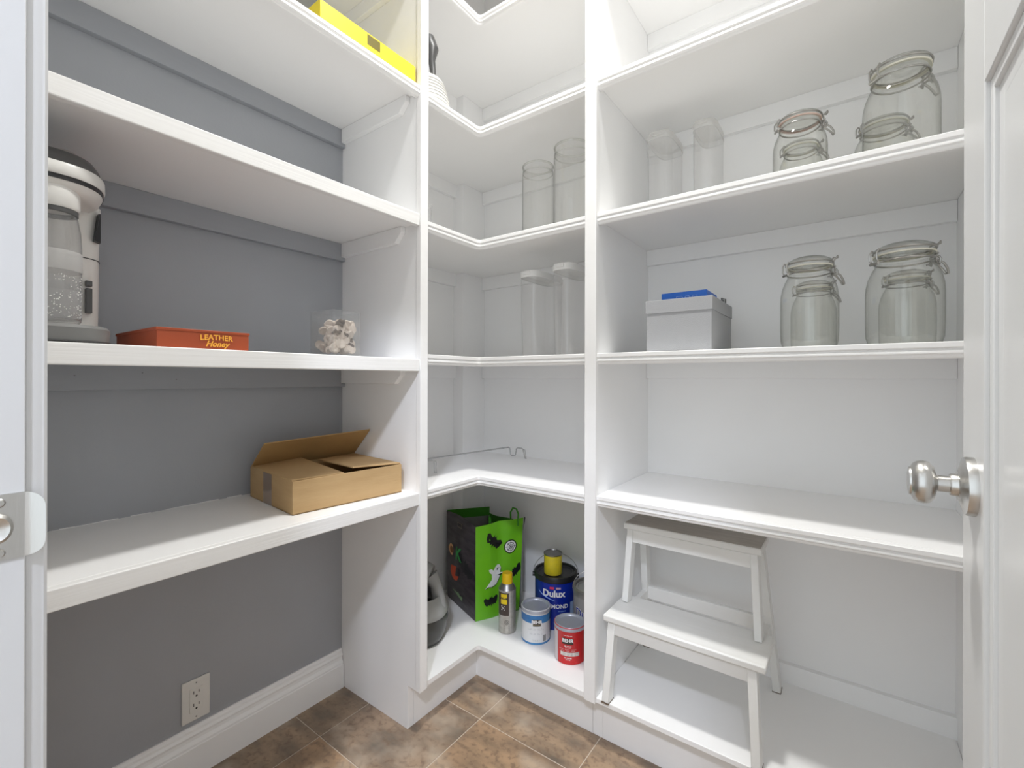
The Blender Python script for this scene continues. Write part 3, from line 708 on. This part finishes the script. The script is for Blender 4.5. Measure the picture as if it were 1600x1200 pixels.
# ------------------------------------------------------------------ grey jug behind the left divider
z = .1547; c = (.180, 1.176, z)
t = thing('spray_jug', 'large grey jug with charcoal lower half behind the left upright', 'jug', c)
jugm = mat('frosted_grey_jug', (.36, .365, .36), .35)
MB().lathe([(0, 0), (.082, 0), (.090, .006), (.098, .03), (.104, .075), (.102, .098)], c, sx=1.25, power=2.4, rot=.5, seg=48).build('lower_body', mat('charcoal_jug', (.06, .06, .058), .3), t)
MB().lathe([(.102, .098), (.105, .104), (.104, .12), (.095, .14), (.088, .17)], c, sx=1.25, power=2.4, rot=.5, seg=48).build('shoulder', jugm, t)
# loop handle frame with a see-through hole
hh = MB()
vv = Vector((math.cos(.5), math.sin(.5), 0))
def hp_(a, zz): return Vector(c) + vv*a + Vector((0, 0, zz))
hh.tube([hp_(.098, .115), hp_(.098, .16), hp_(.088, .20), hp_(.066, .235)], [.034, .024, .021, .030], 16)
hh.tube([hp_(-.05, .12), hp_(-.05, .18), hp_(-.03, .23), hp_(.02, .25)], [.06, .05, .045, .045], 16)
hh.tube([hp_(-.01, .235), hp_(.035, .248), hp_(.070, .238)], [.046, .044, .034], 16)
hh.tube([hp_(.02, .245), hp_(.018, .275), hp_(.016, .292)], [.046, .034, .026], 16)
hh.build('handle', jugm, t)
MB().lathe([(0, 0), (.026, 0), (.026, .03), (0, .032)], (c[0]+.02, c[1]+.005, z+.30), seg=24).build('cap', jugm, t)
gl = MB().lathe([(0, 0), (.014, 0), (.014, .002), (0, .002)], seg=20); o = MB()
nn = Vector((.80, -.6, 0)); ss = Vector((.6, .80, 0))
o.add([Vector((.268, 1.093, z+.062)) + nn*(zz+.016) + ss*x*1.3 + Vector((0, 0, y*1.5)) for x, y, zz in gl.v], gl.f); o.build('green_sticker', mat('green_sticker', (.12, .38, .10), .5), t)

# ------------------------------------------------------------------ halloween gift bag
z = .1547
P0 = Vector((.300, 1.395, z)); a1 = Vector((-.245, .092, 0)); a2 = Vector((.085, .180, 0)); Hh = .378
t = thing('gift_bag', 'lime green and black halloween shopping bag with bats and ghost', 'bag', tuple(P0 + (a1+a2)/2))
nA = Vector((a1.y, -a1.x, 0)).normalized()*-1
if nA.dot(Vector((1.5, 0, 0)) - P0) < 0: nA = -nA
nB = Vector((a2.y, -a2.x, 0)).normalized()
if nB.dot(Vector((1.5, 0, 0)) - P0) < 0: nB = -nB
def fA(u, v, off=0):     # dark front, u 0..1 from near corner to left, v 0..1 up
    bulge = .010*math.sin(PI*u)*math.sin(PI*min(v*1.1, 1)); taper = 1+.06*(v-.3)
    return P0 + a1*u*taper + Vector((0, 0, v*Hh + (.012*math.sin(PI*u)*(v > .99)))) + nA*(bulge+off) + Vector((-.012*(1-v)*0, 0, 0))
def fB(u, v, off=0):     # green gusset with a crease in the middle
    cr = -.014*max(0, 1-abs(u-.52)/.2)*(.3+.7*v); wob = .004*math.sin(9*v+4*u)
    return P0 + a2*u*(1+.10*(v)) + Vector((0, 0, v*Hh + .008*u*v)) + nB*(cr+wob*math.sin(PI*u)+off) 
def surf(f, nu=14, nv=18):
    m = MB(); vs = [f(i/nu, j/nv) for j in range(nv+1) for i in range(nu+1)]
    m.add(vs, [(j*(nu+1)+i, j*(nu+1)+i+1, (j+1)*(nu+1)+i+1, (j+1)*(nu+1)+i) for j in range(nv) for i in range(nu)]); return m
bagdark = mat('bag_dark_print', (.018, .014, .018), .3, noise=((18, 18, 60), (.075, .06, .07), .9))
baggreen = mat('bag_green', (.17, .52, .015), .3, noise=(8, (.12, .42, .012), .8))
baggd = mat('bag_dark_green', (.05, .24, .02), .35)
baggrey = mat('bag_lining', (.27, .27, .26), .5, noise=(20, (.2, .2, .2), .8))
surf(fA).build('front_face', bagdark, t, smooth=60)
surf(fB).build('side_gusset', baggreen, t, smooth=60)
bk = MB()
def fC(u, v): return P0 + a2*1.08 + a1*u*1.05 + Vector((0, 0, v*(Hh-.030+.012*math.sin(u*4+1))))
def fD(u, v): return P0 + a1*1.04 + a2*u*1.06 + Vector((0, 0, v*(Hh-.012*u))) 
for f in (fC, fD):
    s_ = surf(f, 8, 6); bk.add(s_.v, s_.f)
bk.add([P0 + Vector((0,0,.002)), P0+a1+Vector((0,0,.002)), P0+a1+a2+Vector((0,0,.002)), P0+a2+Vector((0,0,.002))], [(0, 1, 2, 3)])
o = bk.build('back_faces', baggrey, t, smooth=60); sm = o.modifiers.new('s', 'SOLIDIFY'); sm.thickness = .001
# green and black hems at the far rims
hm = MB()
for k in range(10):
    u0, u1 = k/10, (k+1)/10
    hm.add([fC(.35+.65*u0, .90)+Vector((.0, -.002, 0)), fC(.35+.65*u1, .90)+Vector((0, -.002, 0)), fC(.35+.65*u1, 1.01)+Vector((0, -.002, 0)), fC(.35+.65*u0, 1.01)+Vector((0, -.002, 0))], [(0, 1, 2, 3)])
hm.add([fD(0, .9)+Vector((.003, 0, 0)), fD(1, .9)+Vector((.003, 0, 0)), fD(1, 1.01)+Vector((.003, 0, 0)), fD(0, 1.01)+Vector((.003, 0, 0))], [(0, 1, 2, 3)])
hm.build('green_hem', baggd, t, smooth=0)
hm = MB()
for k in range(5):
    u0, u1 = k/5*.35, (k+1)/5*.35
    hm.add([fC(u0, .93)+Vector((.0, -.002, 0)), fC(u1, .93)+Vector((0, -.002, 0)), fC(u1, 1.01)+Vector((0, -.002, 0)), fC(u0, 1.01)+Vector((0, -.002, 0))], [(0, 1, 2, 3)])
hm.add([fB(1.0, .86, .001)+Vector((.002, .002, 0)), fB(1.0, 1.0, .001)+Vector((.006, .006, 0)), fB(1.0, 1.0)+Vector((-.004, .012, 0)), fB(1.0, .86)+Vector((-.002, .008, 0))], [(0, 1, 2, 3)])
hm.build('black_hem', black, t, smooth=0)
# handles
s0 = fC(.28, .93); s1 = fC(.02, .93)
m_ = MB()
def strap(p, w, u=Vector((-.9, .43, 0))):
    n = len(p); m_.add([q_ - u*w/2 for q_ in p] + [q_ + u*w/2 for q_ in p], [(i, i+1, n+i+1, n+i) for i in range(n-1)])
strap([P0+a2*.35+a1*.05+Vector((0, 0, Hh+k*.01-.012)) for k in range(5)], .022)
m_.build('handle', baggd, t, smooth=0)
m_ = MB(); pA = P0 + a2*.92 + a1*.02
m_.tube([pA+Vector((-.022, 0, Hh-.02)), pA+Vector((-.024, 0, Hh+.03)), pA+Vector((-.012, 0, Hh+.050)), pA+Vector((.006, 0, Hh+.048)), pA+Vector((.016, 0, Hh+.03)), pA+Vector((.014, 0, Hh-.02))], .004, 6)
m_.build('handle', baggd, t)
# printed shapes
def shape(f, poly, m__, name, off):
    v = [f(a, b, off) for a, b in poly]; MB().add(v, [tuple(range(len(v)))]).build(name, m__, t, smooth=0)
def bat(f, cu, cv, s, rot=0, off=.0012):
    pts = [(-1, .35), (-.75, .5), (-.35, .3), (-.2, .38), (-.15, .6), (-.05, .42), (.05, .42), (.15, .6), (.2, .38), (.35, .3), (.75, .5), (1, .35), (.85, -.1), (.6, -.35), (.5, -.1), (.25, -.35), (.1, -.2), (0, -.5), (-.1, -.2), (-.25, -.35), (-.5, -.1), (-.6, -.35), (-.85, -.1)]
    c_, s_ = math.cos(rot), math.sin(rot)
    q_ = [(x*c_-y*s_, x*s_+y*c_) for x, y in pts]
    v = [f(cu+x*s, cv+y*s*.62, off) for x, y in q_] + [f(cu, cv, off)]
    n = len(pts); MB().add(v, [(i, (i+1) % n, n) for i in range(n)]).build('printed_bat', black, t, smooth=0)
wht = mat('white_print', (.80, .80, .80), .4)
bat(fB, .37, .80, .20, -.6); bat(fB, .34, .17, .17, .05); bat(fB, .86, .43, .17, .6)
bat(fA, .30, .50, .26, .5)
# web badge
def disc(f, cu, cv, ru, rv, m__, name, off, seg=24):
    v = [f(cu+ru*math.cos(2*PI*k/seg), cv+rv*math.sin(2*PI*k/seg), off) for k in range(seg)]
    MB().add(v, [tuple(range(seg))]).build(name, m__, t, smooth=0)
disc(fB, .74, .715, .135, .072, black, 'printed_badge', .0014)
disc(fB, .74, .715, .115, .061, wht, 'printed_badge_face', .0020)
m_ = MB()
for k in range(8):
    a = 2*PI*k/8
    m_.tube([fB(.74, .715, .0026), fB(.74+.112*math.cos(a), .715+.06*math.sin(a), .0026)], .0007, 4)
for rr in (.35, .7):
    m_.tube([fB(.74+.112*rr*math.cos(2*PI*k/16), .715+.06*rr*math.sin(2*PI*k/16), .0026) for k in range(16)], .0007 if rr < .5 else .0011, 4, True)
m_.build('printed_web', black, t, smooth=0)
gh = [(.20, .315), (.27, .33), (.36, .32), (.46, .335), (.52, .385), (.545, .43), (.60, .455), (.54, .455), (.55, .51), (.52, .545), (.47, .55), (.42, .525), (.39, .49), (.34, .515), (.28, .51), (.30, .48), (.35, .455), (.36, .41), (.32, .36)]
cen = (.44, .44)
def fan(f, poly, cen, m__, name, off):
    v = [f(a, b, off) for a, b in poly] + [f(*cen, off)]; n = len(poly)
    MB().add(v, [(i, (i+1) % n, n) for i in range(n)]).build(name, m__, t, smooth=0)
fan(fB, [(a+.012, b-.008) for a, b in gh], (.45, .43), black, 'ghost_outline', .0013)
fan(fB, gh, cen, wht, 'printed_ghost', .0022)
disc(fB, .475, .50, .014, .016, black, 'ghost_eye', .003, 10); disc(fB, .515, .505, .012, .013, black, 'ghost_eye', .003, 10)
disc(fA, .80, .60, .12, .042, mat('brown_badge', (.28, .11, .03), .5), 'printed_badge', .0012)
text_on('C', .062, mat('peach_print', (.85, .48, .22), .5), lambda u, v: fA(.78 - u/.25, .60+v/Hh, .003), t, bold=.002)
text_on('K', .074, mat('green_print', (.03, .30, .06), .5), lambda u, v: fA(.50 - u/.25, .60+v/Hh, .003), t, bold=.002)
red = mat('red_print', (.62, .07, .015), .5)
fan(fA, [(.82, .34), (.80, .42), (.70, .44), (.58, .45), (.48, .42), (.50, .35), (.56, .30), (.66, .28), (.76, .30)], (.66, .37), red, 'printed_figure', .0016)
fan(fA, [(.62, .34), (.58, .44), (.50, .46), (.45, .40), (.50, .36)], (.54, .40), black, 'printed_figure', .0024)
m_ = MB(); m_.tube([fA(.58, .945, .002), fA(.58, .90, .002), fA(.44, .90, .002), fA(.44, .945, .002)], .001, 4, True); m_.build('printed_mark', mat('tan_print', (.35, .30, .22), .5), t)
fan(fA, [(.80, .16), (.60, .13), (.42, .10), (.40, .15), (.48, .14), (.52, .17), (.62, .16)], (.55, .145), mat('sage_print', (.22, .35, .18), .5), 'printed_leaf', .0016)

# ------------------------------------------------------------------ cans
canmetal = mat('can_metal', (.60, .61, .63), .3, 1.0)
greylid = mat('grey_lid', (.46, .48, .55), .35, .3)
def cyl_patch(c, r, z0, z1, a0, a1, m__, name, parent, off=.0004, seg=None):
    seg = seg or max(4, int(abs(a1-a0)/.12)); m = MB(); vs = []
    for k in range(seg+1):
        a = a0 + (a1-a0)*k/seg
        vs += [(c[0]+(r+off)*math.cos(a), c[1]+(r+off)*math.sin(a), z0), (c[0]+(r+off)*math.cos(a), c[1]+(r+off)*math.sin(a), z1)]
    m.add(vs, [(2*k, 2*k+2, 2*k+3, 2*k+1) for k in range(seg)])
    return m.build(name, m__, parent, smooth=60)
def on_cyl(c, r, a_mid, zc, off=.0009):
    return lambda u, v: (c[0]+(r+off)*math.cos(a_mid+u/r), c[1]+(r+off)*math.sin(a_mid+u/r), zc+v)
def facing(c): return math.atan2(0 - c[1], 1.5024 - c[0])
def quart(c, label, body, band, lid):
    r, h = .0535, .124; t = thing('paint_can', label, 'paint can', c, 'quart paint cans')
    MB().lathe([(0, .003), (r*.94, .003), (r*.96, 0), (r, .002), (r, h-.006), (r*1.02, h-.004), (r*1.02, h-.001), (r*.98, h), (r*.94, h-.002), (r*.93, h-.006), (0, h-.006)], c, seg=48).build('can_body', body, t)
    MB().lathe([(0, h-.0055), (r*.80, h-.0055), (r*.84, h-.001), (r*.90, h+.001), (r*.97, h+.001), (r*1.03, h-.003), (r*1.03, h-.012), (r*1.01, h-.013)], c, seg=48).build('lid', lid, t)
    return t, r, h
wl_ = mat('white_label', (.74, .75, .76), .4); bl_ = mat('can_blue', (.03, .16, .42), .4, noise=(14, (.10, .32, .60), .8)); blk_ = mat('logo_black', (.03, .025, .02), .4)
gtext = mat('grey_text', (.40, .42, .45), .5)
c = (.553, 1.448, z); t, r, h = quart(c, 'white and blue quart paint can in front of the gallon', wl_, None, greylid); a = facing(c)
cyl_patch(c, r, c[2]+.078, c[2]+.106, a-1.9, a+1.9, bl_, 'blue_band', t)
cyl_patch(c, r, c[2]+.001, c[2]+.008, a-1.9, a+1.9, bl_, 'blue_foot', t)
cyl_patch(c, r, c[2]+.068, c[2]+.092, a-.20, a+.34, blk_, 'logo_plate', t, .0008)
text_on('BEHR', .016, wht, on_cyl(c, r, a+.07, c[2]+.083, .0014), t, bold=.0007)
text_on('PREMIUM PLUS', .0042, mat('gold_print', (.6, .5, .3), .5), on_cyl(c, r, a+.07, c[2]+.0725, .0014), t)
ln = MB()
for zz, w_ in ((.058, .42), (.0545, .55), (.042, .38), (.038, .44), (.014, .22), (.018, .25)):
    sgs = 10
    for k in range(sgs):
        if k % 3 == 2: continue
        b0 = a+.02-w_ + 2*w_*k/sgs; b1 = b0 + 2*w_/sgs
        for q0, q1 in ((b0, b1),):
            ln.add([on_cyl(c, r, q, c[2]+zz)(0, d_) for q, d_ in ((q0, 0), (q1, 0), (q1, .0009), (q0, .0009))], [(0, 1, 2, 3)])
ln.build('small_print', gtext, t, smooth=0)['kind'] = 'stuff'
bc_ = MB()
for k in range(9): bc_.add([on_cyl(c, r, a+.50+k*.028, c[2]+.012)(0, d_) if i < 2 else on_cyl(c, r, a+.50+k*.028+.014, c[2]+.012)(0, d_) for i, d_ in enumerate((0, .022, .022, 0))], [(0, 1, 2, 3)])
bc_.build('bar_code', blk_, t, smooth=0)

c = (.714, 1.420, z); redl = mat('can_red', (.56, .012, .015), .35)
t, r, h = quart(c, 'red quart paint can beside the right upright', redl, None, greylid); a = facing(c)
cyl_patch(c, r, c[2]+.001, c[2]+.105, a-1.9, a-.86, mat('pink_white_label', (.66, .60, .62), .4), 'side_label', t)
cyl_patch(c, r, c[2]+.070, c[2]+.090, a-.50, a+.22, blk_, 'logo_plate', t, .0008)
text_on('BEHR', .016, wht, on_cyl(c, r, a-.14, c[2]+.082, .0014), t, bold=.0007)
cyl_patch(c, r, c[2]+.030, c[2]+.043, a-.62, a+.62, mat('swatch_grey', (.45, .42, .40), .4, noise=(120, (.75, .70, .66), .9)), 'photo_strip', t, .0008)
ln = MB()
for zz, w_, hh_ in ((.062, .24, .003), (.0575, .18, .0018), (.052, .62, .0009), (.047, .5, .0009), (.022, .26, .0032), (.017, .16, .002), (.098, .3, .0014)):
    for k in range(12):
        if k % 4 == 3: continue
        b0 = a-.10-w_ + 2*w_*k/12; b1 = b0 + 2*w_/12*.9
        ln.add([on_cyl(c, r, q, c[2]+zz)(0, d_) for q, d_ in ((b0, 0), (b1, 0), (b1, hh_), (b0, hh_))], [(0, 1, 2, 3)])
ln.build('small_print', wht, t, smooth=0)['kind'] = 'stuff'

def gallon(c, label, body, rim, lidm):
    r, h = .083, .202; t = thing('paint_can', label, 'paint can', c, 'gallon paint cans')
    MB().lathe([(0, .003), (r*.95, .003), (r*.97, 0), (r, .003), (r, h-.022)], c, seg=56).build('can_body', body, t)
    MB().lathe([(r, h-.024), (r*1.035, h-.022), (r*1.045, h-.004), (r*1.02, h), (r*.93, h), (r*.90, h-.007), (r*.82, h-.007), (r*.80, h-.011), (0, h-.011)], c, seg=56).build('rim', rim, t)
    MB().lathe([(0, h-.0105), (r*.79, h-.0105), (r*.82, h-.0065), (r*.88, h-.0065), (r*.90, h-.0100)], c, seg=56).build('lid', lidm, t)
    return t, r, h
deep = mat('can_deep_blue', (.004, .022, .30), .3)
c = (.548, 1.601, z); t, r, h = gallon(c, 'deep blue gallon paint can with a small yellow tin on it', deep, black, mat('black_lid', (.03, .03, .035), .35)); a = facing(c)
m_ = MB(); sd = Vector((-math.sin(a), math.cos(a), 0)); fw = Vector((math.cos(a), math.sin(a), 0))
m_.tube([Vector(c) + sd*(r*1.08*math.cos(k*PI/20)) - fw*(.03*math.sin(k*PI/20)) + Vector((0, 0, h-.012+.068*math.sin(k*PI/20))) for k in range(21)], .0013, 6); m_.build('bail_handle', wirem, t)
m_ = MB()
for s in (-1, 1): 
    p = Vector(c) + sd*s*r*1.05 + Vector((0, 0, h-.02)); m_.tube([p - sd*s*.004, p + sd*s*.006], .009, 12)
m_.build('handle_lug', black, t)
text_on('Dulux', .036, wht, on_cyl(c, r, a-.10, c[2]+.140), t, bold=.0012)
text_on('DIAMOND', .0215, wht, on_cyl(c, r, a-.02, c[2]+.092), t, bold=.0005)
text_on('INTERIOR', .007, bluel, on_cyl(c, r, a+.30, c[2]+.074), t)
cyl_patch(c, r, c[2]+.158, c[2]+.167, a-.28, a-.08, mat('rose_print', (.7, .03, .10), .4), 'logo_mark', t, .0007)
cyl_patch(c, r, c[2]+.158, c[2]+.166, a+.02, a+.24, mat('amber_print', (.75, .35, .15), .4, noise=(90, (.2, .3, .8), .9)), 'logo_mark', t, .0007)
m_ = MB(); m_.tube([on_cyl(c, r, a, 0)((-.075+k*.008), c[2]+.144 - .030*(k/9)**.7) for k in range(10)], [.0004+.0014*math.sin(PI*k/9) for k in range(10)], 5); m_.build('printed_swoosh', bluel, t)
cyl_patch(c, r, c[2]+.055, c[2]+.103, a+.74, a+1.1, mat('pale_label', (.35, .48, .70), .4), 'side_label', t)
ct = (c[0]-.002, c[1]-.018, c[2]+.202-.0062)
t = thing('small_tin', 'small yellow tin with metal lid on top of the blue gallon', 'tin', ct)
r, h = .036, .080
MB().lathe([(0, .002), (r*.95, .002), (r*.97, 0), (r, .002), (r, h-.006)], ct, seg=36).build('tin_body', mat('yellow_label', (.74, .60, .02), .35, noise=(70, (.62, .52, .05), .6)), t)
MB().lathe([(r, h-.006), (r*1.04, h-.004), (r*1.04, h), (r*.98, h), (r*.92, h-.003), (0, h-.003)], ct, seg=36).build('lid', mat('tin_lid', (.32, .32, .32), .3, 1.0), t)

greycan = mat('can_grey', (.30, .29, .28), .4)
c = (.744, 1.564, z); t, r, h = gallon(c, 'grey gallon paint can mostly hidden by the right upright', greycan, mat('metal_rim', (.34, .33, .32), .35, .8), canmetal); a = facing(c)
cyl_patch(c, r, c[2]+.045, c[2]+.085, a-1.9, a+.3, deep, 'blue_band', t)
cyl_patch(c, r, c[2]+.001, c[2]+.045, a-1.9, a+.3, wl_, 'white_band', t)
text_on('Dulux', .040, wht, on_cyl(c, r, a-.42, c[2]+.124), t, bold=.0022)
text_on('Dulux', .040, deep, on_cyl(c, r, a-.42, c[2]+.124, .0015), t, bold=.0006)
m_ = MB(); m_.tube([Vector(c) + sd*(r*1.04*math.cos(k*PI/20)) - fw*(.01*math.sin(k*PI/20)) + Vector((0, 0, h-.012+.068*math.sin(k*PI/20))) for k in range(21)], .0013, 6); m_.build('bail_handle', wirem, t)

# aerosol can
c = (.437, 1.423, z); a = facing(c); r = .033
t = thing('spray_can', 'tall aerosol can with a yellow cap in front of the green bag', 'spray can', c)
MB().lathe([(0, .004), (r*.88, .003), (r*.93, 0), (r*1.02, .002), (r*1.02, .005), (r, .007), (r, .158), (r*1.02, .160), (r*1.02, .1635)], c, seg=40).build('can_body', mat('silver_label', (.50, .48, .45), .35, .55, noise=((40, 40, 90), (.36, .34, .31), .7)), t)
MB().lathe([(r*1.02, .1635), (r*.95, .167), (r*.82, .176), (r*.64, .184), (r*.58, .186), (0, .186)], c, seg=40).build('shoulder', mat('dull_metal', (.30, .30, .31), .35, .9), t)
MB().lathe([(0, .182), (r*.63, .182), (r*.63, .187), (r*.60, .219), (r*.56, .2225), (0, .2225)], c, seg=32).build('cap', mat('yellow_cap', (.78, .50, .005), .35), t)
cyl_patch(c, r, c[2]+.070, c[2]+.156, a-1.3, a+.20, mat('label_brown', (.055, .035, .03), .4), 'label_panel', t)
cyl_patch(c, r, c[2]+.114, c[2]+.152, a-.78, a-.02, mat('label_yellow', (.75, .56, .01), .4), 'logo_plate', t, .0008)
text_on('WD-40', .0098, blk_, on_cyl(c, r, a-.38, c[2]+.135, .0014), t, bold=.0006)
ln = MB()
for zz, w_, hh_ in ((.104, .42, .003), (.098, .3, .0022), (.091, .42, .003)):
    ln.add([on_cyl(c, r, a-.5+q, c[2]+zz)(0, d_) for q, d_ in ((-w_/2, 0), (w_/2, 0), (w_/2, hh_), (-w_/2, hh_))], [(0, 1, 2, 3)])
ln.build('white_print', wl_, t, smooth=0)
ln = MB(); f = on_cyl(c, r, a-.05, c[2]+.046)
ln.tube([f(.008*math.cos(k*PI/8), .008*math.sin(k*PI/8)) for k in range(16)], .0006, 4, True)
ln.tube([f(-.004, .001), f(-.001, .003), f(.003, .002), f(.004, -.002), f(0, -.004), f(-.003, -.002)], .0008, 4)
for k in range(6): ln.tube([f(-.012, -.014-k*.0035), f(.011, -.014-k*.0035)], .0005, 4)
ln.build('fine_print', blk_, t, smooth=0)
